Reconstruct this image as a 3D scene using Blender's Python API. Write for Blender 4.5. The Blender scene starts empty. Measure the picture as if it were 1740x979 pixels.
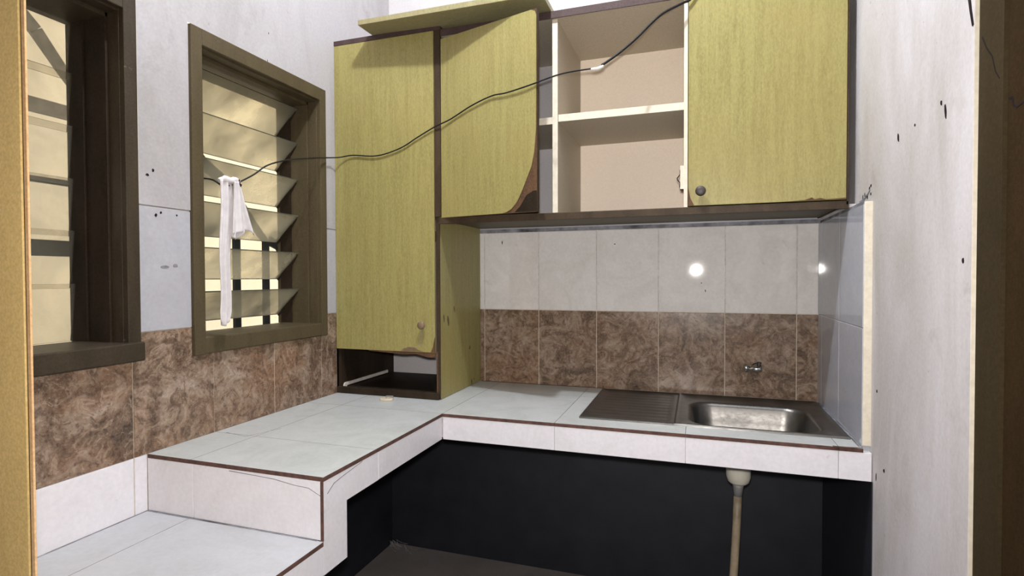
import bpy, bmesh, math, random
from mathutils import Vector, Matrix
random.seed(7)
SC = bpy.context.scene
COL = SC.collection
# ---- scene unit: lengths below are in "u" (1 u = 1.25 m), origin in the back-left corner at worktop level
S, Z0 = 1.25, 0.642
def T(p): return Vector((p[0]*S, p[1]*S, (p[2]+Z0)*S))

# ---------------------------------------------------------------- camera
cam_d = bpy.data.cameras.new('camera'); cam = bpy.data.objects.new('camera', cam_d); COL.objects.link(cam)
cam_d.sensor_width = 36; cam_d.lens = 36*933.53/1740; cam_d.clip_start = 0.02; cam_d.clip_end = 60
yaw, pitch, roll = .3243, -.0194, -.0032
CAM = (1.0979, -1.8236, .3699)
fwd = Vector((-math.sin(yaw)*math.cos(pitch), math.cos(yaw)*math.cos(pitch), math.sin(pitch)))
rgt = Vector((math.cos(yaw), math.sin(yaw), 0)); up = rgt.cross(fwd)
r2 = rgt*math.cos(roll)+up*math.sin(roll); u2 = -rgt*math.sin(roll)+up*math.cos(roll)
M = Matrix((r2, u2, -fwd)).transposed().to_4x4(); M.translation = T(CAM)
cam.matrix_world = M
SC.camera = cam
# ---------------------------------------------------------------- world, lights, exposure
W = bpy.data.worlds.new('world'); SC.world = W; W.use_nodes = True
W.node_tree.nodes['Background'].inputs[0].default_value = (1.0, .94, .84, 1)
W.node_tree.nodes['Background'].inputs[1].default_value = 2.1
SC.view_settings.view_transform = 'Standard'; SC.view_settings.look = 'None'
SC.view_settings.exposure = 0.0; SC.view_settings.gamma = 1.0
try: SC.view_settings.use_curve_mapping = False
except Exception: pass
def point_light(name, p, power, color, radius):
    l = bpy.data.lights.new(name, 'POINT'); l.energy = power; l.color = color; l.shadow_soft_size = radius
    o = bpy.data.objects.new(name, l); COL.objects.link(o); o.location = T(p); return o
fl = bpy.data.lights.new('phone_flash', 'SPOT'); fl.energy = 104; fl.color = (1, .95, .90); fl.shadow_soft_size = .022
fl.spot_size = math.radians(144); fl.spot_blend = 1.0
flo = bpy.data.objects.new('phone_flash', fl); COL.objects.link(flo)
Mf = M.copy(); Mf.translation = T((CAM[0]-.004, CAM[1]+.005, CAM[2]+.045)); flo.matrix_world = Mf
point_light('ceiling_bulb_light', (.74, -1.0, 1.94), 140, (.90, .94, 1.0), .035)

# ---------------------------------------------------------------- materials
def nodes(name):
    m = bpy.data.materials.new(name); m.use_nodes = True; nt = m.node_tree
    b = nt.nodes['Principled BSDF']; return m, nt, b
def nd(nt, t, **kw):
    n = nt.nodes.new(t)
    for k, v in kw.items():
        if k.startswith('i_'): n.inputs[k[2:].replace('_', ' ')].default_value = v
        else: setattr(n, k, v)
    return n
def ramp(nt, src, stops):
    r = nt.nodes.new('ShaderNodeValToRGB'); e = r.color_ramp.elements
    while len(e) < len(stops): e.new(.5)
    for i, (p, c) in enumerate(stops):
        e[i].position = p; e[i].color = (c[0], c[1], c[2], 1) if not isinstance(c, (int, float)) else (c, c, c, 1)
    nt.links.new(src, r.inputs[0]); return r.outputs[0]
def coords(nt, scale=(1, 1, 1), rnd=False):
    tc = nt.nodes.new('ShaderNodeTexCoord'); mp = nt.nodes.new('ShaderNodeMapping'); mp.inputs['Scale'].default_value = scale
    src = tc.outputs['Object']
    if rnd:
        oi = nt.nodes.new('ShaderNodeObjectInfo'); sc = nd(nt, 'ShaderNodeVectorMath', operation='SCALE')
        cb = nt.nodes.new('ShaderNodeCombineXYZ')
        for k, f in enumerate((1.0, 2.3, 3.7)):
            mm = nd(nt, 'ShaderNodeMath', operation='MULTIPLY'); mm.inputs[1].default_value = f*17
            nt.links.new(oi.outputs['Random'], mm.inputs[0]); nt.links.new(mm.outputs[0], cb.inputs[k])
        ad = nd(nt, 'ShaderNodeVectorMath', operation='ADD'); nt.links.new(src, ad.inputs[0]); nt.links.new(cb.outputs[0], ad.inputs[1])
        src = ad.outputs[0]
    nt.links.new(src, mp.inputs[0]); return mp.outputs[0]
def noise(nt, v, scale, detail=4, rough=.5, dist=0):
    n = nd(nt, 'ShaderNodeTexNoise'); n.inputs['Scale'].default_value = scale; n.inputs['Detail'].default_value = detail
    n.inputs['Roughness'].default_value = rough; n.inputs['Distortion'].default_value = dist
    nt.links.new(v, n.inputs['Vector']); return n.outputs['Fac']
def mix(nt, f, a, b, mode='MIX'):
    m = nd(nt, 'ShaderNodeMix', data_type='RGBA', blend_type=mode)
    for s, v in ((0, f), (6, a), (7, b)):
        if hasattr(v, 'links'): nt.links.new(v, m.inputs[s])
        elif s == 0: m.inputs[0].default_value = v
        else: m.inputs[s].default_value = (v[0], v[1], v[2], 1)
    return m.outputs[2]
def bump(nt, b, h, strength, dist=.002):
    n = nt.nodes.new('ShaderNodeBump'); n.inputs['Strength'].default_value = strength; n.inputs['Distance'].default_value = dist
    nt.links.new(h, n.inputs['Height']); nt.links.new(n.outputs[0], b.inputs['Normal'])
def simple(name, c, rough=.5, metal=0, var=.25, scale=30, bstr=.1, spec=.5):
    m, nt, b = nodes(name); v = coords(nt); n = noise(nt, v, scale, 5, .6)
    lo = tuple(x*(1-var) for x in c); hi = tuple(min(1, x*(1+var)) for x in c)
    nt.links.new(ramp(nt, n, [(.3, lo), (.7, hi)]), b.inputs['Base Color'])
    b.inputs['Roughness'].default_value = rough; b.inputs['Metallic'].default_value = metal; b.inputs['Specular IOR Level'].default_value = spec
    if bstr: bump(nt, b, n, bstr)
    return m
def plaster(name, base, stain, dark, stain_lo=.5, rough=.75):
    m, nt, b = nodes(name); v = coords(nt); vs = coords(nt, (1.6, 1.6, .55))
    big = noise(nt, vs, 2.2, 6, .62, .6); mid = noise(nt, v, 9, 6, .6, .4); fine = noise(nt, v, 120, 3, .6)
    c = mix(nt, ramp(nt, big, [(stain_lo-.08, 0.0), (stain_lo+.2, 1.0)]), base, stain)
    c = mix(nt, ramp(nt, mid, [(.58, 0.0), (.78, .55)]), c, dark)
    c = mix(nt, ramp(nt, noise(nt, v, 38, 2, .5), [(.74, 0.0), (.80, .6)]), c, tuple(x*.5 for x in dark))
    c = mix(nt, .25, c, ramp(nt, fine, [(.3, tuple(x*.72 for x in base)), (.7, tuple(min(1, x*1.12) for x in base))]))
    nt.links.new(c, b.inputs['Base Color']); b.inputs['Roughness'].default_value = rough
    b.inputs['Specular IOR Level'].default_value = .3; bump(nt, b, mid, .25, .004); return m
def tile_white(name, base, dirt, rough=.02, amount=.7):
    m, nt, b = nodes(name); v = coords(nt, rnd=True)
    a = noise(nt, v, 7, 7, .65, 1.2); f = noise(nt, v, 90, 3, .6)
    c = mix(nt, ramp(nt, a, [(.42, 0.0), (.68, amount)]), base, dirt)
    c = mix(nt, .3, c, ramp(nt, f, [(.3, tuple(x*.8 for x in base)), (.7, tuple(min(1, x*1.08) for x in base))]))
    c = mix(nt, ramp(nt, noise(nt, v, 24, 4, .6, .8), [(.66, 0.0), (.76, .3)]), c, tuple(x*.55 for x in dirt))
    nt.links.new(c, b.inputs['Base Color'])
    nt.links.new(ramp(nt, a, [(.3, rough), (.7, rough+.022)]), b.inputs['Roughness']); b.inputs['Specular IOR Level'].default_value = .35
    return m
def tile_brown(name):
    m, nt, b = nodes(name); v = coords(nt, rnd=True)
    a = noise(nt, v, 8, 9, .68, 1.6); g = noise(nt, v, 4.0, 3, .5, .8)
    c = ramp(nt, a, [(.36, (.040, .024, .015)), (.45, (.120, .074, .046)), (.52, (.205, .140, .098)), (.59, (.255, .190, .145)), (.68, (.38, .31, .25))])
    c = mix(nt, ramp(nt, g, [(.48, 0.0), (.66, .6)]), c, (.22, .115, .060), 'MIX')
    sw = noise(nt, v, 17, 8, .7, 2.6)
    c = mix(nt, ramp(nt, sw, [(.40, .75), (.47, 0.0)]), c, (.055, .033, .021))
    c = mix(nt, ramp(nt, sw, [(.545, 0.0), (.60, .55), (.66, 0.0)]), c, (.40, .31, .24))
    c = mix(nt, .22, c, ramp(nt, noise(nt, v, 110, 4, .75), [(.36, (.05, .03, .02)), (.64, (.40, .31, .24))]))
    nt.links.new(c, b.inputs['Base Color']); b.inputs['Roughness'].default_value = .24; b.inputs['Specular IOR Level'].default_value = .35
    return m
def laminate(name, base, dark, rough=.42):
    m, nt, b = nodes(name); v = coords(nt, (1, 1, .06)); vf = coords(nt, (1, 1, .4)); v1 = coords(nt)
    g = noise(nt, v, 75, 5, .65, .4); w = noise(nt, vf, 260, 3, .7); big = noise(nt, v1, 3.2, 3, .5)
    c = ramp(nt, g, [(.35, dark), (.62, base)])
    c = mix(nt, .42, c, ramp(nt, w, [(.35, tuple(x*.72 for x in dark)), (.68, tuple(x*1.12 for x in base))]))
    c = mix(nt, ramp(nt, big, [(.4, 0.0), (.7, .35)]), c, (base[0]*.95, base[1]*.82, base[2]*.75))
    nt.links.new(c, b.inputs['Base Color']); b.inputs['Roughness'].default_value = rough; b.inputs['Specular IOR Level'].default_value = .35
    bump(nt, b, w, .05, .001); return m
def wood_paint(name, base, dark, rough=.5, sc=14, chips=None, spec=.22):
    m, nt, b = nodes(name); v = coords(nt, (1, 1, .25)); v1 = coords(nt)
    c = ramp(nt, noise(nt, v, sc, 6, .65, .3), [(.32, dark), (.66, base)])
    c = mix(nt, .35, c, ramp(nt, noise(nt, v1, 170, 3, .7), [(.35, tuple(x*.6 for x in dark)), (.7, tuple(x*1.15 for x in base))]))
    if chips: c = mix(nt, ramp(nt, noise(nt, v1, 26, 5, .6, .5), [(.68, 0.0), (.73, .8)]), c, chips)
    nt.links.new(c, b.inputs['Base Color']); b.inputs['Roughness'].default_value = rough; b.inputs['Specular IOR Level'].default_value = spec
    bump(nt, b, noise(nt, v1, 40, 4, .6), .15, .002); return m

MAT = dict(
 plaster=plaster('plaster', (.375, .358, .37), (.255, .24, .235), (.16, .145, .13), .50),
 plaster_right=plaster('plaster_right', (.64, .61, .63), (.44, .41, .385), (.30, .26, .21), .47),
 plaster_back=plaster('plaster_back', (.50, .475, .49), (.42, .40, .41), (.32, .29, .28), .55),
 grout=simple('grout_cream', (.52, .44, .35), .8, var=.2, scale=60),
 grout_white=simple('grout_white', (.50, .47, .45), .8, var=.25, scale=60),
 grout_dark=simple('grout_smeared', (.17, .17, .19), .85, var=.85, scale=11, bstr=.5),
 tile=tile_white('glazed_white_tile', (.68, .655, .645), (.54, .52, .49)),
 tile_left=tile_white('glazed_pale_tile', (.38, .378, .41), (.32, .315, .335), .2),
 tile_cool=tile_white('glazed_cool_tile', (.42, .43, .48), (.34, .35, .39), .02),
 tile_top=tile_white('worktop_tile', (.47, .485, .485), (.36, .375, .36), .30, .9),
 tile_bench=tile_white('bench_tile', (.43, .435, .46), (.35, .35, .355), .30, .7),
 tile_fascia=tile_white('fascia_tile', (.71, .69, .73), (.60, .58, .60), .28, .6),
 tile_brown=tile_brown('brown_marble_tile'),
 clay=simple('raw_clay_edge', (.085, .040, .030), .85, var=.45, scale=50, bstr=.4),
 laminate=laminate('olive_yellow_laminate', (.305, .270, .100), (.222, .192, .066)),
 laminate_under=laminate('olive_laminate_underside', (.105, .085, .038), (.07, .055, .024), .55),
 laminate_board=laminate('pale_olive_board', (.30, .275, .15), (.22, .195, .10)),
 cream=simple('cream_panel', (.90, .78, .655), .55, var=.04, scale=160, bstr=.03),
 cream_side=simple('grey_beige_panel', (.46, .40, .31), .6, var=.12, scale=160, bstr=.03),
 cream_edge=simple('cream_edge', (.64, .58, .47), .5, var=.10, scale=60, bstr=.05),
 brown_edge=wood_paint('dark_brown_edge', (.062, .040, .022), (.028, .017, .010), .55, 30),
 plum_edge=wood_paint('plum_brown_edge', (.075, .048, .045), (.045, .028, .027), .6, 30),
 raw_board=wood_paint('bare_brown_board', (.13, .068, .034), (.045, .024, .014), .7, 22),
 dark_inside=wood_paint('dark_stained_inside', (.034, .023, .015), (.010, .007, .004), .6, 12, spec=.12),
 frame=wood_paint('olive_brown_frame', (.085, .066, .036), (.055, .041, .021), .5, 16),
 frame_dark=wood_paint('dark_brown_frame', (.050, .038, .023), (.024, .017, .011), .5, 16, (.16, .13, .10)),
 jamb=wood_paint('tan_door_jamb', (.86, .61, .25), (.72, .50, .19), .45, 9, (.85, .70, .48)),
 jamb_edge=wood_paint('orange_tan_bead', (.85, .55, .28), (.62, .36, .17), .45, 12),
 brown_wall=wood_paint('brown_painted_wall', (.040, .024, .010), (.022, .013, .005), .85, 7, spec=.05),
 brown_band=wood_paint('brown_painted_band', (.050, .036, .018), (.032, .023, .011), .8, 10, spec=.06),
 navy=simple('dark_navy_paint', (.011, .0125, .019), .55, var=.35, scale=9, bstr=.1),
 concrete=plaster('dusty_concrete', (.20, .18, .175), (.15, .135, .13), (.09, .08, .077)),
 ceiling=plaster('ceiling_paint', (.62, .60, .57), (.55, .52, .48), (.4, .38, .34)),
 alley=plaster('alley_wall_paint', (.84, .76, .58), (.78, .69, .52), (.62, .54, .40)),
 cable=simple('black_cable', (.010, .010, .011), .5, var=.1, bstr=0, spec=.2),
 tape=simple('white_tape', (.75, .72, .68), .5, var=.08, bstr=.05),
 bar=simple('black_grille_paint', (.006, .008, .009), .6, var=.2, bstr=0),
 glass_edge=simple('dark_glass_edge', (.055, .055, .038), .3, var=.2, bstr=0),
 bar_grey=simple('glass_veiled_grille', (.42, .40, .34), .7, var=.2, bstr=0),  # grey veil of the louvre glass put into the bar colour
 chrome=simple('worn_chrome', (.62, .62, .62), .16, 1, .12, 40, 0),
 knob=simple('dark_knob', (.045, .036, .032), .5, var=.2, scale=50),
 knob_tan=simple('tan_brown_knob', (.15, .10, .06), .45, var=.25, scale=50),
 plastic=simple('off_white_plastic', (.56, .54, .46), .45, var=.1, bstr=.05),
 plastic_grey=simple('grey_plastic', (.20, .20, .20), .5, var=.2, bstr=.05),
 pipe=simple('stained_pvc_pipe', (.33, .265, .18), .5, var=.4, scale=14, bstr=.1),
 white_metal=simple('white_painted_metal', (.62, .58, .54), .4, var=.15),
 beige=simple('beige_plastic', (.52, .45, .33), .5, var=.2),
 chip=simple('dark_chip', (.020, .014, .015), .9, var=.3, spec=.05),
 web=simple('grey_cobweb', (.30, .28, .27), .9, var=.2, bstr=0),
)
def mk_steel():
    m, nt, b = nodes('stainless_steel'); v = coords(nt, (1, 6, 1)); n = noise(nt, v, 60, 4, .7); n2 = noise(nt, coords(nt), 9, 5, .6)
    nt.links.new(ramp(nt, n2, [(.3, (.13, .125, .118)), (.7, (.20, .192, .182))]), b.inputs['Base Color'])
    b.inputs['Metallic'].default_value = 1; nt.links.new(ramp(nt, n, [(.3, .30), (.7, .46)]), b.inputs['Roughness']); return m
MAT['steel'] = mk_steel()
def mk_cloth():
    m, nt, b = nodes('white_cotton_cloth'); v = coords(nt)
    nt.links.new(ramp(nt, noise(nt, v, 40, 4, .6), [(.3, (.50, .47, .48)), (.7, (.60, .57, .58))]), b.inputs['Base Color'])
    b.inputs['Roughness'].default_value = .9; b.inputs['Specular IOR Level'].default_value = .1
    w = nd(nt, 'ShaderNodeTexWave'); w.inputs['Scale'].default_value = 180; nt.links.new(v, w.inputs['Vector']); bump(nt, b, w.outputs['Fac'], .1, .0005)
    return m
MAT['cloth'] = mk_cloth()
def mk_glass(name, tint, lo, hi, sc):
    m, nt, b = nodes(name); out = nt.nodes['Material Output']; v = coords(nt, rnd=True)
    d = noise(nt, v, sc, 7, .60, .35)
    tr = nd(nt, 'ShaderNodeBsdfTransparent'); tr.inputs[0].default_value = (*tint, 1)
    tl = nd(nt, 'ShaderNodeBsdfTranslucent'); nt.links.new(ramp(nt, d, [(.35, (.84, .80, .66)), (.66, (.22, .215, .18))]), tl.inputs[0])
    df = nd(nt, 'ShaderNodeBsdfDiffuse'); df.inputs[0].default_value = (.33, .33, .29, 1)
    gl = nd(nt, 'ShaderNodeBsdfGlossy'); gl.inputs['Roughness'].default_value = .12; gl.inputs[0].default_value = (.8, .8, .8, 1)
    m1 = nd(nt, 'ShaderNodeMixShader'); m1.inputs[0].default_value = .30; nt.links.new(tl.outputs[0], m1.inputs[1]); nt.links.new(df.outputs[0], m1.inputs[2])
    m2 = nd(nt, 'ShaderNodeMixShader'); nt.links.new(ramp(nt, d, [(.32, lo), (.70, hi)]), m2.inputs[0]); nt.links.new(tr.outputs[0], m2.inputs[1]); nt.links.new(m1.outputs[0], m2.inputs[2])
    m3 = nd(nt, 'ShaderNodeMixShader'); m3.inputs[0].default_value = .05; nt.links.new(m2.outputs[0], m3.inputs[1]); nt.links.new(gl.outputs[0], m3.inputs[2])
    nt.links.new(m3.outputs[0], out.inputs['Surface']); return m
MAT['glass'] = mk_glass('dusty_louvre_glass', (.98, .95, .86), .22, .84, 3.2)
MAT['glass_clean'] = mk_glass('clearer_louvre_glass', (1.0, .985, .95), .05, .25, 4)

# ---------------------------------------------------------------- mesh helpers
class MB:
    def __init__(s): s.bm = bmesh.new(); s.smooth = False
    def box(s, x0, x1, y0, y1, z0, z1, mi=0, miy=None):
        v = [s.bm.verts.new(T(p)) for p in ((x0, y0, z0), (x1, y0, z0), (x1, y1, z0), (x0, y1, z0), (x0, y0, z1), (x1, y0, z1), (x1, y1, z1), (x0, y1, z1))]
        for f in ((3, 2, 1, 0), (4, 5, 6, 7), (0, 1, 5, 4), (1, 2, 6, 5), (2, 3, 7, 6), (3, 0, 4, 7)):
            fc = s.bm.faces.new([v[i] for i in f]); fc.material_index = mi
        return s
    def quadbox(s, P, Q):           # two matching rings of points joined into a prism
        a = [s.bm.verts.new(T(p)) for p in P]; b = [s.bm.verts.new(T(p)) for p in Q]; n = len(a)
        s.bm.faces.new(a); s.bm.faces.new(b[::-1])
        for i in range(n): s.bm.faces.new((a[i], b[i], b[(i+1) % n], a[(i+1) % n]))
        return s
    def tube(s, pts, r, n=10, cap=True):
        pts = [T(p) for p in pts]; rr = r if isinstance(r, (list, tuple)) else [r]*len(pts); rings = []
        t0 = None
        for i, p in enumerate(pts):
            t = (pts[min(i+1, len(pts)-1)]-pts[max(i-1, 0)]).normalized()
            if t0 is None:
                a = Vector((0, 0, 1)) if abs(t.z) < .9 else Vector((1, 0, 0)); nn = t.cross(a).normalized()
            else: nn = (nn - t*nn.dot(t)).normalized()
            t0 = t; bb = t.cross(nn)
            rings.append([s.bm.verts.new(p+(nn*math.cos(2*math.pi*k/n)+bb*math.sin(2*math.pi*k/n))*rr[i]*S) for k in range(n)])
        for i in range(len(rings)-1):
            for k in range(n):
                f = s.bm.faces.new((rings[i][k], rings[i][(k+1) % n], rings[i+1][(k+1) % n], rings[i+1][k])); f.smooth = True
        if cap: s.bm.faces.new(rings[0][::-1]); s.bm.faces.new(rings[-1])
        return s
    def grid(s, fn, nu, nv, smooth=True, closed=False):
        V = [[s.bm.verts.new(T(fn(i/nu, j/nv))) for j in range(nv+1)] for i in range(nu+(0 if closed else 1))]
        n = len(V)
        for i in range(nu):
            for j in range(nv):
                f = s.bm.faces.new((V[i][j], V[(i+1) % n][j], V[(i+1) % n][j+1], V[i][j+1])); f.smooth = smooth
        return s
def link(name, mb, mats, parent=None, bevel=0, label=None, solid=0, seg=2):
    me = bpy.data.meshes.new(name); org = parent['_o'] if parent is not None else (0, 0, 0)
    org = Vector(org); bmesh.ops.recalc_face_normals(mb.bm, faces=mb.bm.faces)
    bmesh.ops.translate(mb.bm, verts=mb.bm.verts, vec=-org); mb.bm.to_mesh(me); mb.bm.free()
    for m in (mats if isinstance(mats, (list, tuple)) else [mats]): me.materials.append(MAT[m])
    o = bpy.data.objects.new(name, me); COL.objects.link(o); o['_o'] = tuple(org)
    if parent is not None: o.parent = parent
    if solid: md = o.modifiers.new('solid', 'SOLIDIFY'); md.thickness = solid*S; md.offset = 0
    if bevel:
        md = o.modifiers.new('bevel', 'BEVEL'); md.width = bevel*S; md.segments = seg; md.limit_method = 'ANGLE'; md.angle_limit = .6
    if label: o['label'] = label
    return o
def thing(name, p, label, cat, group=None, kind=None):
    o = bpy.data.objects.new(name, None); COL.objects.link(o); o.location = T(p); o['_o'] = tuple(T(p)); o.empty_display_size = .05
    if label: o['label'] = label
    if cat: o['category'] = cat
    if group: o['group'] = group
    if kind: o['kind'] = kind
    return o
def tag(o, label, cat, group=None):
    o['label'] = label; o['category'] = cat
    if group: o['group'] = group
    return o
def struct(o, label=None):
    o['kind'] = 'structure'
    if label: o['label'] = label
    return o
def box(name, b, mat, parent=None, bevel=0, label=None, seg=2): return link(name, MB().box(*b), mat, parent, bevel, label, 0, seg)
def rect_minus(r, holes):
    a0, a1, b0, b1 = r
    A = sorted({a0, a1} | {min(max(h[k], a0), a1) for h in holes for k in (0, 1)}); B = sorted({b0, b1} | {min(max(h[k], b0), b1) for h in holes for k in (2, 3)})
    out = []
    for i in range(len(A)-1):
        for j in range(len(B)-1):
            ca, cb = (A[i]+A[i+1])/2, (B[j]+B[j+1])/2
            if A[i+1]-A[i] < 1e-4 or B[j+1]-B[j] < 1e-4: continue
            if any(h[0] < ca < h[1] and h[2] < cb < h[3] for h in holes): continue
            out.append((A[i], A[i+1], B[j], B[j+1]))
    return out
def tile_on(plane, r, d0, d1, mat, parent, holes=(), name='wall_tile'):
    """a tile on plane 'X','Y' or 'Z'; r=(a0,a1,b0,b1) in the plane, from depth d0 to d1"""
    rs = rect_minus(r, holes)
    if not rs: return
    mb = MB()
    for a0, a1, b0, b1 in rs:
        if plane == 'X': mb.box(d0, d1, a0, a1, b0, b1)
        elif plane == 'Y': mb.box(a0, a1, d0, d1, b0, b1)
        else: mb.box(a0, a1, b0, b1, d0, d1)
    return link(name, mb, mat, parent, bevel=.0009 if len(rs) == 1 else 0, seg=1)
def ribbon(name, axis, d, th, pts, w, mat, parent, label=None):
    """a thin flat strip following pts=(a,b) lying on a plane, th thick"""
    mb = MB(); n = len(pts)
    for i in range(n-1):
        (a0, b0), (a1, b1) = pts[i], pts[i+1]; L = math.hypot(a1-a0, b1-b0); nx, ny = -(b1-b0)/L, (a1-a0)/L
        w0 = w*(1-.5*(i/n)); w1 = w*(1-.5*((i+1)/n))
        q = [(a0+nx*w0/2, b0+ny*w0/2), (a0-nx*w0/2, b0-ny*w0/2), (a1-nx*w1/2, b1-ny*w1/2), (a1+nx*w1/2, b1+ny*w1/2)]
        P3 = (lambda a, b, dd: (dd, a, b)) if axis == 'X' else (lambda a, b, dd: (a, dd, b)) if axis == 'Y' else (lambda a, b, dd: (a, b, dd))
        mb.quadbox([P3(a, b, d) for a, b in q], [P3(a, b, d+th) for a, b in q])
    return link(name, mb, mat, parent, label=label)
def blob(name, axis, d, th, a, b, ra, rb, mat, parent, n=9, tilt=0):
    pts = []
    for k in range(n):
        t = 2*math.pi*k/n; r = random.uniform(.7, 1.15); x, y = math.cos(t)*ra*r, math.sin(t)*rb*r
        pts.append((a+x*math.cos(tilt)-y*math.sin(tilt), b+x*math.sin(tilt)+y*math.cos(tilt)))
    P3 = (lambda u, v, dd: (dd, u, v)) if axis == 'X' else (lambda u, v, dd: (u, dd, v)) if axis == 'Y' else (lambda u, v, dd: (u, v, dd))
    return link(name, MB().quadbox([P3(u, v, d) for u, v in pts], [P3(u, v, d+th) for u, v in pts]), mat, parent)

# ---------------------------------------------------------------- setting
WR, XP, FZ, CZ = 1.438, 1.455, -.642, 2.06       # tiled right face, right plaster face, floor, ceiling
J = .0013                                          # half a joint
W1 = (-1.243, -.993, .200, .9486)                  # window outer rects (Y0, Y1, z0, z1)
W2 = (-.865, -.387, .1916, .9486)
O1 = (W1[0]+.027, W1[1]-.027, W1[2]+.038, W1[3]-.038); O2 = (W2[0]+.030, W2[1]-.028, W2[2]+.038, W2[3]-.038)

struct(link('floor', MB().box(-.13, 1.6, -1.28, .12, FZ-.05, FZ).box(-1.4, 1.6, -3.3, -1.28, FZ-.05, FZ), 'concrete'), 'dusty dark concrete floor under the worktop')
struct(link('ceiling', MB().box(-.13, 1.6, -1.28, .12, CZ, CZ+.05).box(-1.4, 1.6, -3.3, -1.28, CZ, CZ+.05), 'ceiling'))
# back wall
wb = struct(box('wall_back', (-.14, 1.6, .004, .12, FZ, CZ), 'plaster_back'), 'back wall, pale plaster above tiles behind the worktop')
box('grout_bed', (.34, WR+.02, .0022, .006, -.07, .5265), 'grout', wb)
box('grout_bed', (.34, WR+.02, .0012, .007, .2585, .5265), 'grout_white', wb)
link('plaster_band', MB().box(-.001, .345, 0, .006, 0, CZ).box(.345, XP, 0, .006, .548, CZ), 'plaster_back', wb)
box('smeared_grout_strip', (.345, WR+.015, -.0030, .006, .5265, .538), 'grout_dark', wb)
box('smeared_grout_strip', (.345, WR+.015, -.001, .006, .538, .549), 'tile_left', wb)
xs = [.345] + [.3815+.2*k for k in range(6)] + [WR]
for i in range(len(xs)-1):
    a0, a1 = xs[i]+J, xs[i+1]-(J if i < len(xs)-2 else 0)
    tile_on('Y', (a0, a1, 0, .2573-J), 0, .004, 'tile_brown', wb)
    tile_on('Y', (a0, a1, .2573+J*.4, .5255), 0, .004, 'tile', wb)
box('dark_paint', (-.001, XP, .001, .006, FZ, -.07), 'navy', wb)
blob('chip', 'Y', -.0004, .001, .449, .492, .002, .008, 'chip', wb); blob('chip', 'Y', -.0004, .001, 1.124, .326, .0015, .005, 'chip', wb)
blob('chip', 'Y', -.0004, .001, 1.112, .350, .002, .002, 'chip', wb); blob('chip', 'Y', -.0004, .001, .842, .478, .003, .002, 'chip', wb)
# left wall with two window holes
wl = MB()
for a0, a1, b0, b1 in rect_minus((-1.30, .12, FZ, CZ), [O1, O2]): wl.box(-.13, -.004, a0, a1, b0, b1)
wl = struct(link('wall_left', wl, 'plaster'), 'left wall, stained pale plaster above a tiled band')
mb = MB()
for a0, a1, b0, b1 in rect_minus((-1.25, .0, .525, CZ), [W1, W2]): mb.box(-.006, .0015, a0, a1, b0, b1)
for a0, a1, b0, b1 in rect_minus((-.33, .0, -.07, .525), []): mb.box(-.006, .0, a0, a1, b0, b1)
link('plaster_band', mb, 'plaster', wl)
mb = MB()
for a0, a1, b0, b1 in rect_minus((-1.25, -.33, -.14, .523), [W1, W2]): mb.box(-.006, -.0022, a0, a1, b0, b1)
link('grout_bed', mb, 'grout', wl)
ys = [-.31-.0]+[-.405-.2*k for k in range(5)]+[-1.25]
for i in range(len(ys)-1):
    a1, a0 = ys[i]-(J if i else 0), ys[i+1]+J
    tile_on('X', (a0, a1, 0, .2573-J*.5), -.004, 0, 'tile_brown', wl, [W1, W2])
    tile_on('X', (a0, a1, .2573+J*.5, .522), -.004, .001, 'tile_left', wl, [W1, W2])
    if a0 < -.98: tile_on('X', (a0, min(a1, -.977), -.12, -J*.5), -.004, 0, 'tile_fascia', wl)
box('dark_paint', (-.004, .0, -2.4, .0, FZ, -.182), 'navy', wl)
box('dark_paint', (-.004, .0, -.97, .0, -.182, -.07), 'navy', wl)
for y, z, ra, rb in ((-.955, .60, .003, .004), (-.968, .588, .004, .003), (-.62, .955, .001, .004), (-.615, 1.03, .001, .003), (-.95, .505, .003, .004), (-.938, .512, .003, .003), (-.90, .51, .002, .002), (-.93, .395, .012, .004), (-.905, .398, .006, .004)):
    blob('chip', 'X', .0006, .0012, y, z, ra, rb, 'chip' if ra < .005 else 'grout_dark', wl)
box('caulk_line', (-.002, .004, -.9932, -.9888, .5265, 1.0), 'cream_edge', wl, label='cream paint line beside the window frame')
box('caulk_line', (-.002, .0022, W2[0]-.002, W2[1], W2[3]-.0005, W2[3]+.003), 'cream_edge', wl)
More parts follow.
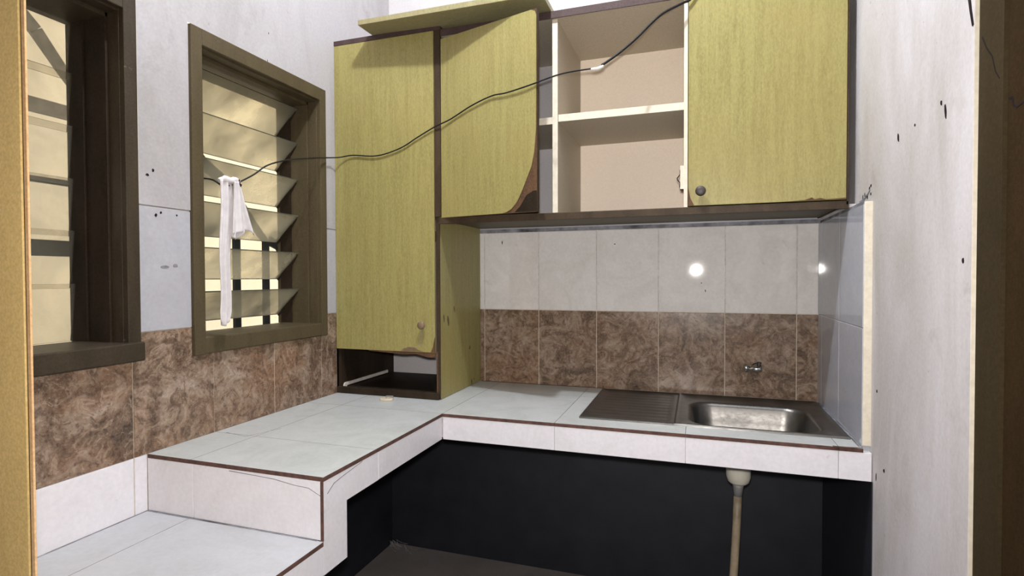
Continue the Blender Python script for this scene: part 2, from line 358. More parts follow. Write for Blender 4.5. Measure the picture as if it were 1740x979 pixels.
# right wall
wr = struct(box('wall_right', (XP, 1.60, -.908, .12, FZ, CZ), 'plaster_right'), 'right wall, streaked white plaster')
box('tile_bed', (WR+.002, XP+.002, -.4575, .004, -.07, .5255), 'tile_cool', wr)
box('edge_strip', (WR+.0015, XP+.001, -.461, -.456, .002, .531), 'cream_edge', wr, .002)
for (z0, z1) in ((0, .257), (.2585, .5255)):
    for (a0, a1) in ((-.458, -.2502), (-.2498, -.0502), (-.0498, -.0005)):
        tile_on('X', (a0, a1, z0, z1), WR, WR+.005, 'tile_cool', wr)
box('dark_paint', (XP-.002, XP+.002, -.478, .0, FZ, -.07), 'navy', wr)
box('smeared_grout_strip', (WR+.003, XP+.002, -.440, 0, .5255, .533), 'grout_dark', wr)
box('smeared_grout_strip', (WR+.004, XP+.002, -.325, 0, .533, .542), 'plaster_right', wr)
for y, z, ra, rb, t in ((-.614, .628, .004, .009, -.15), (-.696, .631, .003, .003, 0), (-.82, .621, .003, .013, -.2), (-.804, .637, .003, .005, -.1), (-.884, .392, .003, .004, 0), (-.42, .545, .003, .006, 0), (-.435, .560, .003, .005, .4), (-.445, .566, .004, .003, 0), (-.40, .552, .002, .006, 0), (-.385, .549, .002, .006, .2), (-.445, .548, .003, .003, 0), (-.50, .13, .003, .003, 0), (-.55, -.02, .004, .004, 0), (-.50, -.05, .002, .010, .1)):
    blob('chip', 'X', XP-.0008, .0012, y, z, ra, rb, 'chip', wr, tilt=t)
ribbon('crack', 'X', XP-.001, .0016, [(-.36, .540), (-.385, .541), (-.405, .546), (-.425, .551), (-.44, .558)], .006, 'grout_dark', wr)
ribbon('crack', 'X', XP-.001, .0016, [(-.893, .755), (-.898, .735), (-.905, .712)], .006, 'chip', wr)
t2 = struct(box('trim_2', (1.4605, 1.60, -.972, -.908, FZ, CZ), 'brown_band'), 'brown painted band edging the white right wall')
box('end_face', (XP+.0005, 1.4615, -.9085, -.906, FZ+.002, CZ-.002), 'cream_edge', wr)
ribbon('crack', 'X', 1.4600, .001, [(-.917, .690), (-.930, .670), (-.944, .655), (-.953, .632), (-.963, .620)], .0022, 'chip', t2)
wrh = struct(box('wall_hall_right', (1.4655, 1.60, -3.3, -.972, FZ, CZ), 'brown_wall'), 'dark brown painted wall at the right edge')
ribbon('crack', 'X', 1.4650, .001, [(-.975, .590), (-.983, .589), (-.986, .578), (-.993, .575), (-1.005, .577), (-1.02, .573), (-1.05, .572)], .0035, 'chip', wrh)
# partition and left door jamb, hall behind the camera
wf = struct(link('wall_front', MB().box(-1.4, -.10, -1.30, -1.25, FZ, CZ).box(-.10, .098, -1.30, -1.25, 1.5, CZ), 'plaster'))
t1 = struct(thing('trim_1', (.15, -1.30, FZ), 'tan painted timber door jamb at the left edge', None), None)
jp = [(-.10, -1.3035), (.1885, -1.3035), (.1885, -1.2995), (.112, -1.252), (-.10, -1.252)]
link('jamb_board', MB().quadbox([(x, y, FZ) for x, y in jp], [(x, y, 1.5) for x, y in jp]), 'jamb', t1, .0008)
box('bead', (.1925, .200, -1.3025, -1.2995, FZ, 1.5), 'jamb_edge', t1, .0008)
box('groove', (.188, .193, -1.3010, -1.2997, FZ, 1.5), 'brown_edge', t1)
struct(box('wall_hall_left', (-1.45, -1.4, -3.3, -1.25, FZ, CZ), 'plaster')); struct(box('wall_rear', (-1.4, 1.6, -3.35, -3.3, FZ, CZ), 'plaster'))
# alley outside the windows
struct(box('wall_alley', (-1.72, -1.6, -1.25, 3.4, FZ-.3, 1.7), 'alley'), 'cream painted wall of the alley behind the windows')
struct(box('trim_3', (-1.6, -.13, -1.25, 3.4, FZ-.35, FZ-.3), 'concrete'), 'alley paving outside the windows')

# ---------------------------------------------------------------- windows
def window(name, w, o, mat, label, blades, glass, sill, inner):
    y0, y1, z0, z1 = w; a0, a1, b0, b1 = o; X1 = .010
    t = struct(thing(name, (0, (y0+y1)/2, z0), label, None))
    box('casing', (-.004, X1, y0, a0, z0, z1), mat, t, .0015); box('casing', (-.004, X1, a1, y1, z0, z1), mat, t, .0015)
    box('casing', (-.004, X1, a0, a1, b1, z1), mat, t, .0015)
    box('sill', (-.13, X1+sill, a0-(.03 if sill else 0), a1+(.027 if sill else 0), z0+.001, b0+.002), mat, t, .003)
    th = .004
    box('jamb', (-.150, -.034, a1-.006, a1+.004, b0, b1), inner, t, .001); box('jamb', (-.034, -.003, a1-.001, a1+.006, b0, b1), mat, t, .001)
    box('jamb', (-.150, -.003, a0-.006, a0+.004, b0, b1), mat, t, .001)
    box('head', (-.150, -.034, a0, a1, b1-.012, b1+.004), mat, t, .001); box('head', (-.034, -.003, a0, a1, b1-.004, b1+.006), mat, t, .001)
    for (xt, zt, xb, zb) in blades:
        L = math.hypot(xt-xb, zt-zb); nx, nz = (zt-zb)/L*.0022, -(xt-xb)/L*.0022
        P = [(xt+nx, a0+.006, zt+nz), (xb+nx, a0+.006, zb+nz), (xb-nx, a0+.006, zb-nz), (xt-nx, a0+.006, zt-nz)]
        gm = MB().quadbox(P, [(p[0], a1-.006, p[2]) for p in P])
        gm.bm.faces.ensure_lookup_table()
        for q in (3, 5): gm.bm.faces[q].material_index = 1
        g = link('glass_louvre', gm, [glass, 'glass_edge'], t)
        for yy in (a0+.004, a1-.0085):
            P = [(xt-(xt-xb)*.08+nx*1.5, yy, zt-(zt-zb)*.08+nz*1.5), (xt-(xt-xb)*.35+nx*4.2, yy, zt-(zt-zb)*.35+nz*4.2), (xb+nx*3.6, yy, zb+nz*3.6), (xb-nx*2.6, yy, zb-nz*2.6), (xt-(xt-xb)*.05-nx*2.6, yy, zt-(zt-zb)*.05-nz*2.6)]
            link('louvre_clip', MB().quadbox(P, [(p[0], p[1]+.0045, p[2]) for p in P]), 'dark_inside', g)
    box('louvre_channel', (-.135, -.095, a1-.010, a1-.005, b0+.003, b1-.013), 'dark_inside', t); box('louvre_channel', (-.135, -.095, a0+.004, a0+.008, b0+.003, b1-.013), 'dark_inside', t)
    return t
bl2 = [(-.070, z, -.153, z-.079) for z in (.891, .784, .672, .562, .447, .336)]
window('window_2', W2, O2, 'frame', 'olive brown louvre window beside the tall cabinet', bl2, 'glass', 0, 'frame')
bl1 = [(-.128, z+.119, -.142, z) for z in (.240, .350, .458, .566, .674, .782)]
window('window_1', W1, O1, 'frame_dark', 'dark brown louvre window beside the door jamb', bl1, 'glass_clean', .012, 'dark_inside')
gr = thing('window_grille', (-.2, -.5, .10), 'black metal grille bars outside the louvre window beside the tall cabinet', 'grille')
for y, w in ((-.533, .011), (-.416, .011), (-.318, .014)): box('grille_bar', (-.206, -.196, y-w, y+w, .10, .49), 'bar', gr)
for y in (-.68,): box('grille_bar', (-.206, -.196, y-.006, y+.006, .70, 1.02), 'bar', gr)
ribbon('grille_scroll', 'X', -.206, .008, [(-.70, .74), (-.647, .69), (-.59, .66), (-.535, .615), (-.50, .575), (-.455, .525), (-.416, .488)], .036, 'bar', gr)
ribbon('grille_scroll', 'X', -.206, .008, [(-.40, .49), (-.36, .475), (-.335, .44), (-.32, .38), (-.312, .30)], .03, 'bar', gr)
box('grille_rail', (-.208, -.198, -.84, -.28, .085, .10), 'bar', gr); box('grille_rail', (-.208, -.198, -.84, -.28, 1.005, 1.02), 'bar', gr)
gr1 = thing('window_grille', (-.2, -1.0, .15), 'grey grille bars outside the louvre window by the door jamb', 'grille')
for z0, z1 in ((.571, .583), (.418, .452), (.715, .745)): box('grille_bar', (-.206, -.196, -1.22, -.85, z0, z1), 'bar_grey' if z0 > .7 else 'bar', gr1)
ribbon('grille_scroll', 'X', -.206, .008, [(-1.12, .95), (-1.05, .885), (-1.00, .82), (-.95, .76)], .03, 'bar_grey', gr1)
box('grille_rail', (-.207, -.197, -.875, -.862, .15, 1.0), 'bar', gr1)

# ---------------------------------------------------------------- worktop, bench
kt = thing('kitchen_counter', (.2, -.24, -.07), 'L-shaped white tiled masonry worktop running under the cabinets', 'counter')
SB = (1.07, 1.40, -.40, -.10)
mb = MB()
for a0, a1, b0, b1 in rect_minus((.0, XP-.002, -.470, -.0005), [SB]): mb.box(a0, a1, b0, b1, -.066, -.009)
mb.box(.0, .440, -.972, -.470, -.066, -.009)
link('slab', mb, 'grout_white', kt)
SK = (.815, 1.424, -.402, -.035)
def top_tile(a0, a1, b0, b1):
    rs = rect_minus((a0, a1, b0, b1), [SK]); 
    if not rs: return
    mb = MB()
    for r in rs: mb.box(r[0], r[1], r[2], r[3], -.0085, 0, 0)
    mb.bm.normal_update()
    for f in mb.bm.faces:
        if abs(f.normal.z) < .5: f.material_index = 1
    link('worktop_tile', mb, ['tile_top', 'clay'], kt)
j = .0005
for a0, a1 in ((.0005, .120), (.120, .443)):
    for b0, b1 in ((-.9775, -.803), (-.803, -.473), (-.473, -.1495), (-.1495, -.0005)):
        top_tile(a0+j, a1-(j if a1 < .44 else (-.0 if b0 < -.48 else j)), b0+j, b1-j)
for a0, a1 in ((.443, .7565), (.7565, 1.074), (1.074, 1.391), (1.391, WR)):
    for b0, b1 in ((-.4755, -.1495), (-.1495, -.0005)): top_tile(a0+j, a1-j, b0+j*.5, b1-j)
def fascia(x0, x1, y0, y1, z0, z1, par): return link('fascia_tile', MB().box(x0, x1, y0, y1, z0, z1), 'tile_fascia', par, .0007, seg=1)
for a0, a1 in ((.4445, .7565), (.7565, 1.074), (1.074, 1.391), (1.391, XP-.001)): fascia(a0+j*.6, a1-j*.6, -.4745, -.4685, -.070, -.0088, kt)
fascia(.4375, .4425, -.790, -.4755, -.070, -.0088, kt)
P = [(-.9765, -.0088), (-.7912, -.0088), (-.7912, -.070), (-.905, -.070), (-.905, -.184), (-.9765, -.184)]
link('fascia_tile', MB().quadbox([(.4375, y, z) for y, z in P], [(.4425, y, z) for y, z in P]), 'tile_fascia', kt)
fascia(.0005, .1252, -.9768, -.972, -.1195, -.0088, kt); fascia(.1268, .4368, -.9768, -.972, -.1195, -.0088, kt)
box('corner_edge', (.4372, .4430, -.9785, -.9765, -.1195, -.0085), 'clay', kt)
box('column_core', (.12, .4372, -.970, -.908, -.184, -.066), 'navy', kt)
ribbon('hairline_crack', 'Y', -.9770, .0006, [(.22, -.012), (.28, -.014), (.33, -.016), (.375, -.022), (.41, -.024), (.437, -.036)], .0016, 'grout_dark', kt)
ribbon('hairline_crack', 'X', .4423, .0006, [(-.965, -.035), (-.945, -.022), (-.92, -.018), (-.885, -.014), (-.85, -.010)], .0016, 'grout_dark', kt)
ribbon('hairline_crack', 'Z', -.0003, .0006, [(.03, -.80), (.10, -.812), (.116, -.77), (.13, -.73)], .0012, 'grout_dark', kt)
bn = thing('low_bench', (.2, -1.2, -.18), 'low white tiled step bench in front of the worktop end', 'bench')
box('slab', (.0, .440, -1.245, -.9775, -.178, -.1290), 'grout_white', bn); box('slab', (.105, .440, -1.80, -1.245, -.178, -.1290), 'grout_white', bn)
def bench_tile(a0, a1, b0, b1):
    mb = MB().box(a0, a1, b0, b1, -.1285, -.120); mb.bm.normal_update()
    for f in mb.bm.faces:
        if abs(f.normal.z) < .5: f.material_index = 1
    link('bench_tile', mb, ['tile_bench', 'clay'], bn)
bench_tile(.0005, .1175, -1.247, -.9780); bench_tile(.1185, .443, -1.247, -.9780); bench_tile(.205, .443, -1.57, -1.2485)
fascia(.4375, .4425, -1.30, -.9775, -.184, -.1288, bn); fascia(.4375, .4425, -1.62, -1.3015, -.184, -.1288, bn)

ribbon('dirty_seam', 'Z', 0, .0006, [(1.4355, -.02), (1.4352, -.2), (1.4335, -.462)], .0055, 'grout_dark', kt)
ribbon('dirty_seam', 'Z', 0, .0006, [(.37, -.003), (.60, -.0035), (.81, -.003)], .006, 'clay', kt)
ribbon('dirty_seam', 'Z', -.0002, .0006, [(1.38, -.4745), (1.41, -.474), (1.437, -.470)], .008, 'clay', kt)
ribbon('dirty_seam', 'Z', -.1200, .0006, [(.002, -.979), (.20, -.979), (.43, -.9785)], .0045, 'grout_dark', bn)
ribbon('dirty_seam', 'Z', -.1200, .0006, [(.0016, -1.245), (.0018, -1.1), (.0016, -.98)], .0030, 'grout_dark', bn)

# ---------------------------------------------------------------- sink
sk = thing('kitchen_sink', (1.1, -.22, .0), 'stainless steel sink with drainboard let into the worktop', 'sink')
def rr(cx, cy, hx, hy, r, n=8):
    out = []
    for q, (sx, sy) in enumerate(((1, 1), (-1, 1), (-1, -1), (1, -1))):
        for k in range(n+1):
            t = math.pi/2*(q+k/n); out.append((cx+sx*(hx-r)+r*math.cos(t), cy+sy*(hy-r)+r*math.sin(t)))
    return out
bx, by = 1.232, -.258
rings = [(rr((1.0445+1.430)/2, (-.408-.028)/2, (1.430-1.045)/2, .190, .001), .000), (rr((1.0445+1.430)/2, (-.408-.028)/2, (1.430-1.045)/2, .190, .001), .0045),
         (rr((1.0445+1.430)/2, (-.408-.028)/2, (1.430-1.045)/2-.006, .184, .004), .006), (rr((1.0445+1.430)/2, (-.408-.028)/2, (1.430-1.045)/2-.012, .178, .006), .003)]
for e, z in ((.010, .003), (.004, .0022), (.0, -.001), (-.004, -.008), (-.010, -.045), (-.018, -.085), (-.034, -.107), (-.060, -.116), (-.10, -.120)):
    rings.append((rr(bx, by, .148+e, .128+e, max(.055+e*.5, .02)), z))
rings.append((rr(bx, by, .030, .022, .018), -.122))
mb = MB(); prev = None
for pts, z in rings:
    cur = [mb.bm.verts.new(T((x, y, z))) for x, y in pts]
    if prev:
        for i in range(len(cur)):
            f = mb.bm.faces.new((prev[i], prev[(i+1) % len(cur)], cur[(i+1) % len(cur)], cur[i])); f.smooth = True
    prev = cur
f = mb.bm.faces.new(prev); f.smooth = True
link('basin', mb, 'steel', sk, label='rounded rectangular bowl')
def dboard(u, v):
    x = .807+u*(1.0452-.807); y = -.408+v*.380; e = min(u*.2382, v*.38, (1-v)*.38)
    z = .0045 if e < .003 else (.006 if e < .008 else .003)
    if e > .02: z = .0015+.0004*math.sin(v*math.pi*22)*min(1, (e-.02)/.02)
    if u > .93: z = .003 if .012 < v*.38 < .368 else z
    return (x, y, z)
link('drainboard', MB().grid(dboard, 40, 96), 'steel', sk)
mb = MB().box(.807, 1.0452, -.4085, -.4075, .0, .0045); mb.box(.8065, .8075, -.408, -.028, 0, .0045); link('turned_edge', mb, 'steel', sk)
mb = MB().tube([(bx, by, -.1215), (bx, by, -.1200)], .022, 24); mb.tube([(bx, by, -.1195), (bx, by, -.1180)], [.012, .009], 20); link('drain_strainer', mb, 'chrome', sk)
dp = thing('drain_pipe', (1.19, -.25, FZ), 'white drain nut and stained tan waste pipe hanging under the sink', 'pipe')
dx, dy = 1.205, -.25
link('drain_nut', MB().tube([(dx, dy, -.123), (dx, dy, -.140), (dx, dy, -.162), (dx, dy, -.176), (dx, dy, -.182)], [.030, .031, .031, .027, .020], 24), 'plastic', dp)
link('coupling', MB().tube([(dx, dy, -.182), (dx-.0005, dy, -.192), (dx-.001, dy, -.216)], [.015, .013, .011], 20), 'plastic_grey', dp)
link('pipe', MB().tube([(dx-.001, dy, -.214), (dx-.004, dy, -.30), (dx-.010, dy, -.42), (dx-.018, dy, -.54), (dx-.024, dy, FZ+.0005)], [.0105, .0105, .0105, .0100, .010], 20), 'pipe', dp)

fa = thing('wall_tap', (1.27, 0, .095), 'short chrome tap stub sticking out of the brown tiles above the sink', 'tap')
link('escutcheon', MB().tube([(1.272, -.0002, .092), (1.272, -.006, .092)], [.015, .012], 20), 'knob', fa)
link('pipe_stub', MB().tube([(1.272, -.004, .092), (1.272, -.018, .092)], .009, 16), 'chrome', fa)
link('tap_body', MB().tube([(1.284, -.024, .091), (1.279, -.024, .091), (1.243, -.026, .092)], [.0075, .0088, .0085], 18), 'chrome', fa)
link('spout_ring', MB().tube([(1.246, -.026, .094), (1.243, -.026, .094), (1.238, -.026, .094), (1.234, -.026, .094)], [.0105, .0135, .0135, .0105], 20), 'chrome', fa)
link('handle_stem', MB().tube([(1.276, -.024, .099), (1.277, -.024, .112)], [.0055, .0065], 12), 'knob', fa)

# ---------------------------------------------------------------- tall cabinet
YF = -.334
tc = thing('tall_cabinet', (.18, -.16, 0), 'tall narrow olive yellow cabinet standing on the worktop in the corner', 'cabinet')
box('side_panel', (.0022, .0125, -.324, -.002, .001, 1.106), 'dark_inside', tc)
box('side_panel', (.3545, .3660, -.3245, -.002, .001, 1.106), 'laminate', tc, .0004)
box('edge_band', (.3535, .3665, -.3262, -.3240, .001, 1.106), 'brown_edge', tc, label='dark brown front edge of the right side panel')
box('front_post', (.3545, .3735, -.334, -.3262, .552, 1.106), 'brown_edge', tc)
box('chipped_post', (.3545, .3585, -.3275, -.3260, .02, .145), 'raw_board', tc)
box('top_panel', (-.010, .3745, -.334, -.002, 1.106, 1.121), 'plum_edge', tc, .001)
box('bottom_panel', (.0125, .3545, -.322, -.012, .010, .016), 'dark_inside', tc)
link('plinth', MB().quadbox([(.000, -.334, .001), (.3640, -.334, .001), (.3640, -.322, .001), (.0022, -.322, .001)], [(.0022, -.332, .021), (.3640, -.332, .021), (.3640, -.322, .021), (.0022, -.322, .021)]), 'dark_inside', tc, .0015)
box('shelf', (.0125, .3545, -.30, -.012, .50, .512), 'dark_inside', tc)
door = link('door', MB().box(.0020, .3515, YF, -.3262, .1435, 1.105), 'laminate', tc, .0006)
def knob(par, x, y, z, r, mat):
    n = 24; prof = [(0, .35), (.004, .32), (.008, .45), (.011, .85), (.014, 1.0), (.017, .97), (.0195, .75), (.0205, .35), (.0207, .02)]
    mb = MB(); mb.tube([(x, y-p, z) for p, _ in prof], [r*q for _, q in prof], n); return link('knob', mb, mat, par)
knob(door, .3135, YF, .2265, .0125, 'knob_tan')
mb = MB(); pts = [(.12, .1435), (.12, .1405), (.20, .137), (.245, .134), (.285, .137), (.33, .128), (.3515, .129), (.3515, .1435)]
mb.quadbox([(x, YF+.0015, z) for x, z in pts], [(x, YF+.007, z) for x, z in pts]); link('splintered_edge', mb, 'raw_board', door)
pts = [(.235, .1445), (.245, .153), (.262, .158), (.283, .157), (.296, .150), (.312, .1455)]
link('laminate_chip', MB().quadbox([(x, YF-.0004, z) for x, z in pts], [(x, YF+.002, z) for x, z in pts]), 'knob_tan', door)
pts = [(.338, .1445), (.345, .160), (.349, .18), (.352, .19), (.352, .1445)]
link('laminate_chip', MB().quadbox([(x, YF-.0004, z) for x, z in pts], [(x, YF+.002, z) for x, z in pts]), 'raw_board', door)
link('drip_stain', MB().quadbox([(x, YF-.0003, z) for x, z in ((.296, .160), (.304, .160), (.312, .214), (.306, .214))], [(x, YF+.001, z) for x, z in ((.296, .160), (.304, .160), (.312, .214), (.306, .214))]), 'laminate_board', door)
link('drawer_slide', MB().quadbox([(.013, y, z) for y, z in ((-.312, .020), (-.312, .030), (-.05, .030), (-.05, .020))], [(.017, y, z) for y, z in ((-.312, .020), (-.312, .030), (-.05, .030), (-.05, .020))]), 'white_metal', tc, label='white metal drawer slide')
link('slide_wheel', MB().tube([(.017, -.314, .022), (.021, -.314, .022)], .008, 16), 'plastic', tc)
for x, z, ra, rb, t in ((-.300, .035, .0, 0, 0),): pass
for y, z, ra, rb, t in ((-.085, .012, .002, .012, .3), (-.065, .018, .002, .003, 0), (-.30, .245, .004, .014, .1), (-.27, .235, .006, .018, .2), (-.225, .27, .003, .010, .3), (-.10, .13, .005, .008, 0)):
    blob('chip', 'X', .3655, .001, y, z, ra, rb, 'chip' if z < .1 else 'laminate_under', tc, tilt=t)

# ---------------------------------------------------------------- wall cabinet
wc = thing('wall_cabinet', (.9, -.16, .53), 'olive yellow wall cabinet above the sink with open middle bay', 'cabinet')
Z1, Z2, ZT = .530, .5505, 1.086
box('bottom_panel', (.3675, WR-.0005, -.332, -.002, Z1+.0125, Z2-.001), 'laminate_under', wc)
box('edge_band', (.3675, WR-.0005, -.335, -.332, Z1, Z2-.002), 'brown_edge', wc, .0008)
box('right_edge', (1.4335, WR-.0002, -.335, -.002, Z1+.010, 1.10), 'brown_edge', wc)
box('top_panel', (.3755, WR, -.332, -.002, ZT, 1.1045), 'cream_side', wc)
box('edge_band', (.3755, WR, -.335, -.332, ZT-.001, 1.1055), 'plum_edge', wc, .0008)
def divider(x0, x1):
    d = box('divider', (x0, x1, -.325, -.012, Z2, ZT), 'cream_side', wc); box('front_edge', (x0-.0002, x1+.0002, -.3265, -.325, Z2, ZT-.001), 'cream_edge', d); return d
divider(.7155, .7300); divider(1.0655, 1.0745)
box('back_panel', (.731, 1.4335, -.012, -.006, Z2, ZT), 'cream', wc)
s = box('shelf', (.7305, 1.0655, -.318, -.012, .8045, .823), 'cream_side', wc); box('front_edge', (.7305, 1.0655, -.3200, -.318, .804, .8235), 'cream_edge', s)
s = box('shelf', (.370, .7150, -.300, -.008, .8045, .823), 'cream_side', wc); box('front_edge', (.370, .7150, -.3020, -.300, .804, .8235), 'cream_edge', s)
d2 = link('door', MB().box(1.0765, 1.4325, -.337, -.3262, .5520, ZT), 'laminate', wc, .0006)
knob(d2, 1.1065, -.337, .587, .0130, 'knob')
pts = [(1.0766, .5525), (1.0766, .600), (1.082, .572), (1.091, .5525)]
link('laminate_chip', MB().quadbox([(x, -.3375, z) for x, z in pts], [(x, -.335, z) for x, z in pts]), 'raw_board', d2)
pts = [(1.30, .5525), (1.345, .5545), (1.36, .5600), (1.366, .5555), (1.378, .5575), (1.39, .5540), (1.4325, .5560), (1.4325, .5525)]
link('laminate_chip', MB().quadbox([(x, -.3375, z) for x, z in pts], [(x, -.335, z) for x, z in pts]), 'raw_board', d2)
hg = box('hinge_plate', (1.0560, 1.0655, -.312, -.292, .600, .661), 'cream_edge', wc, label='white catch with dark metal spring')
link('spring', MB().tube([(1.0555, -.302, .652), (1.0555, -.302, .640), (1.048, -.302, .630), (1.049, -.302, .626), (1.0555, -.302, .618), (1.0545, -.302, .606)], .0014, 6), 'chip', hg)
box('plate_slot', (1.0562, 1.0652, -.3125, -.3120, .5965, .600), 'chip', hg)
# door ajar, peeled laminate
ang = math.radians(15.5); hx, hy = .3775, -.3225
def dpt(u, t, z): return (hx+u*math.cos(ang)+t*math.sin(ang)*-1, hy-u*math.sin(ang)-t*math.cos(ang), z)
dz = lambda u: .548-.004*u/.335
P = [(0, dz(0)), (.335, dz(.335)), (.335, 1.078), (0, 1.078)]
d1 = link('door', MB().quadbox([dpt(u, 0, z) for u, z in P], [dpt(u, .0085, z) for u, z in P]), 'raw_board', wc, .0005, 'half-open door of bare brown board')
P = [(.001, .5485), (.222, .5465), (.236, .549), (.252, .556), (.27, .573), (.287, .602), (.303, .635), (.317, .664), (.326, .70), (.3315, .76), (.333, .9), (.333, 1.060), (.329, 1.071), (.317, 1.077), (.001, 1.077)]
link('laminate_sheet', MB().quadbox([dpt(u, .0087, z) for u, z in P], [dpt(u, .0105, z) for u, z in P]), 'laminate', d1, label='olive laminate face peeled off at the lower corner')
P = [(.262, .5465), (.333, .5455), (.333, .60), (.322, .60), (.300, .59), (.283, .565)]
link('dark_patch', MB().quadbox([dpt(u, .0084, z) for u, z in P], [dpt(u, .0088, z) for u, z in P]), 'dark_inside', d1)
link('edge_band', MB().quadbox([dpt(.3335, 0, .5441), dpt(.3355, 0, .5441), dpt(.3355, .009, .5441), dpt(.3335, .009, .5441)], [dpt(.3335, 0, 1.078), dpt(.3355, 0, 1.078), dpt(.3355, .009, 1.078), dpt(.3335, .009, 1.078)]), 'brown_edge', d1)

# loose board on top of the cabinets
a = .03
lb = tag(link('loose_board', MB().quadbox([(.139, -.404, 1.1222), (.714, -.428, 1.1065), (.7135, -.05, 1.1065), (.147, -.05, 1.1222)], [(.139, -.404, 1.1372), (.714, -.428, 1.1225), (.7135, -.05, 1.1225), (.147, -.05, 1.1372)]), 'laminate_board', None, .001),
    'loose pale olive board lying across the cabinet tops', 'board')

# small catch on the worktop
kc = thing('cabinet_catch', (.212, -.378, 0), 'small beige plastic cabinet catch lying on the worktop', 'catch')
def ellipsoid_plate(cx, cy, hx_, hy_, r, z0, z1, rot):
    c, s_ = math.cos(rot), math.sin(rot); pts = rr(0, 0, hx_, hy_, r, 4)
    return [(cx+x*c-y*s_, cy+x*s_+y*c, z0) for x, y in pts], [(cx+x*c-y*s_, cy+x*s_+y*c, z1) for x, y in pts]
A, B = ellipsoid_plate(.212, -.380, .021, .010, .009, .0004, .007, .12); link('catch_body', MB().quadbox(A, B), 'beige', kc, .001)
link('screw_hole', MB().tube([(.212, -.381, .0068), (.212, -.381, .0074)], .0025, 10), 'chip', kc)
A, B = ellipsoid_plate(.214, -.366, .012, .004, .003, .0004, .011, .12); link('catch_lip', MB().quadbox(A, B), 'plastic_grey', kc, .0008)

# ---------------------------------------------------------------- cable and cloth
def smooth(P, k=6):
    out = []
    for i in range(len(P)-1):
        p0, p1, p2, p3 = (Vector(P[max(i-1, 0)]), Vector(P[i]), Vector(P[i+1]), Vector(P[min(i+2, len(P)-1)]))
        for q in range(k):
            t = q/k; out.append(tuple(.5*((2*p1)+(-p0+p2)*t+(2*p0-5*p1+4*p2-p3)*t*t+(-p0+3*p1-3*p2+p3)*t**3)))
    out.append(tuple(P[-1])); return out
pc = thing('power_cable', (.5, -.37, .8), 'thin black cable strung from the louvre window across the cabinets', 'cable')
A = [(-.145, -.808, .628), (-.08, -.803, .618), (-.03, -.801, .611), (.01, -.810, .603), (.03, -.800, .590), (.036, -.772, .598), (.050, -.727, .627), (.06, -.688, .658), (0.065, -0.619, 0.685), (0.045, -0.524, 0.71), (0.026, -0.435, 0.731), (0.017, -0.375, 0.744), (0.032, -0.348, 0.75), (0.074, -0.339, 0.755), (0.159, -0.339, 0.747), (0.241, -0.339, 0.764), (0.302, -0.339, 0.793), (0.361, -0.34, 0.819), (0.413, -0.348, 0.833), (0.487, -0.369, 0.858), (0.557, -0.388, 0.873), (0.605, -0.402, 0.872), (0.678, -0.422, 0.878), (0.753, -0.435, 0.89), (0.8, -0.44, 0.893), (0.845, -0.445, 0.892)]
B = [(0.871, -0.44, 0.899), (0.909, -0.425, 0.928), (0.951, -0.405, 0.968), (0.992, -0.385, 1.014), (1.02, -0.372, 1.039), (1.062, -0.352, 1.064), (1.079, -0.346, 1.072), (1.093, -0.3455, 1.090), (1.104, -0.344, 1.107), (1.118, -0.33, 1.112), (1.15, -0.28, 1.11), (1.25, -0.2, 1.11), (1.4, -0.1, 1.11)]
link('cable_run', MB().tube(smooth(A), .0020, 8), 'cable', pc); link('cable_run', MB().tube(smooth(B), .0032, 8), 'cable', pc, label='thicker upper length of cable')
link('taped_joint', MB().tube([(.846, -.45, .8888), (.852, -.45, .8885), (.864, -.447, .8895), (.875, -.440, .8965)], [.0026, .0038, .0042, .0038], 10), 'tape', pc)
cl = thing('hanging_cloth', (.034, -.79, .27), 'white cloth strip knotted over the cable in front of the louvres', 'cloth')
def tail1(u, v):        # long narrow tail
    z = .603-v*(.603-.268+.012*math.sin(u*3)); yc = -.799-.010*v+.003*math.sin(v*9); w = .034*(.92+.08*math.sin(v*7))*(1 if v < .93 else 1-.25*(v-.93)/.07)
    return (.036+.0045*math.sin(u*math.pi*4.2+.6*v)+.006*v*(1-v), yc+(u-.5)*w, z)
link('long_tail', MB().grid(tail1, 28, 60), 'cloth', cl, solid=.0012)
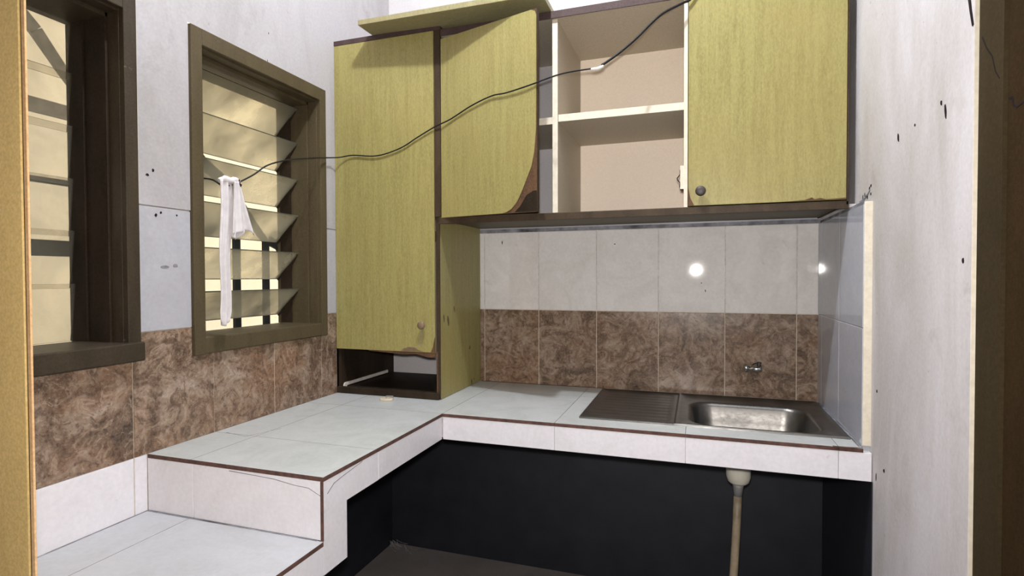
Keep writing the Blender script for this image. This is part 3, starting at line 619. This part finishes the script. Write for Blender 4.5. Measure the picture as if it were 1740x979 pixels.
def tail2(u, v):        # folded tail, spreading downwards
    z = .606-v*(.136+.010*math.sin(u*math.pi*2.2)-.012*u); w = .020+.052*v**1.3; yc = -.772+.012*v
    return (.041+.006*math.sin(u*math.pi*5)*(.4+.6*v)+.006*v, yc+(u-.5)*w, z)
link('folded_tail', MB().grid(tail2, 32, 36), 'cloth', cl, solid=.0012)
def tail3(u, v):
    z = .602-v*(.128-.010*u); w = .018+.024*v
    return (.050+.005*math.sin(u*math.pi*3.1+1)+.004*v, -.781+.001*v+(u-.5)*w, z)
link('folded_tail', MB().grid(tail3, 24, 30), 'cloth', cl, solid=.0012)
link('knot', MB().tube(smooth([(.030, -.812, .600), (.034, -.800, .606), (.038, -.786, .603), (.040, -.774, .607), (.042, -.765, .600)], 4), [.006]*4+[.0085]*4+[.008]*4+[.0075]*4+[.004], 12), 'cloth', cl)
link('wire_loop', MB().tube([(.048, -.769, .608), (.052, -.772, .600), (.052, -.768, .592), (.050, -.765, .597)], .0016, 8), 'chip', cl)

# ---------------------------------------------------------------- cobweb in the floor corner, bulb
random.seed(3); mb = MB()
for k in range(26):
    t = random.random(); p0 = (.004+.10*t*random.random(), -.004-.03*random.random(), FZ+.002+.02*random.random()); p1 = (p0[0]+random.uniform(.01, .05), p0[1]-random.uniform(.0, .04), FZ+.001+random.random()*.012)
    m_ = ((p0[0]+p1[0])/2, (p0[1]+p1[1])/2, (p0[2]+p1[2])/2-.004); mb.tube(smooth([p0, m_, p1], 3), .0005, 5)
o = tag(link('cobweb', mb, 'web'), 'grey cobweb tuft in the floor corner under the worktop', 'cobweb'); o['kind'] = 'stuff'
cb = thing('bulb_holder', (.74, -1.0, CZ), 'white bulb holder on the ceiling above the worktop', 'lamp')
link('rose', MB().tube([(.74, -1.0, CZ), (.74, -1.0, CZ-.02)], [.04, .035], 24), 'plastic', cb)
link('socket', MB().tube([(.74, -1.0, CZ-.02), (.74, -1.0, CZ-.075)], [.018, .016], 20), 'plastic', cb)
for o in bpy.data.objects:
    if '_o' in o: del o['_o']
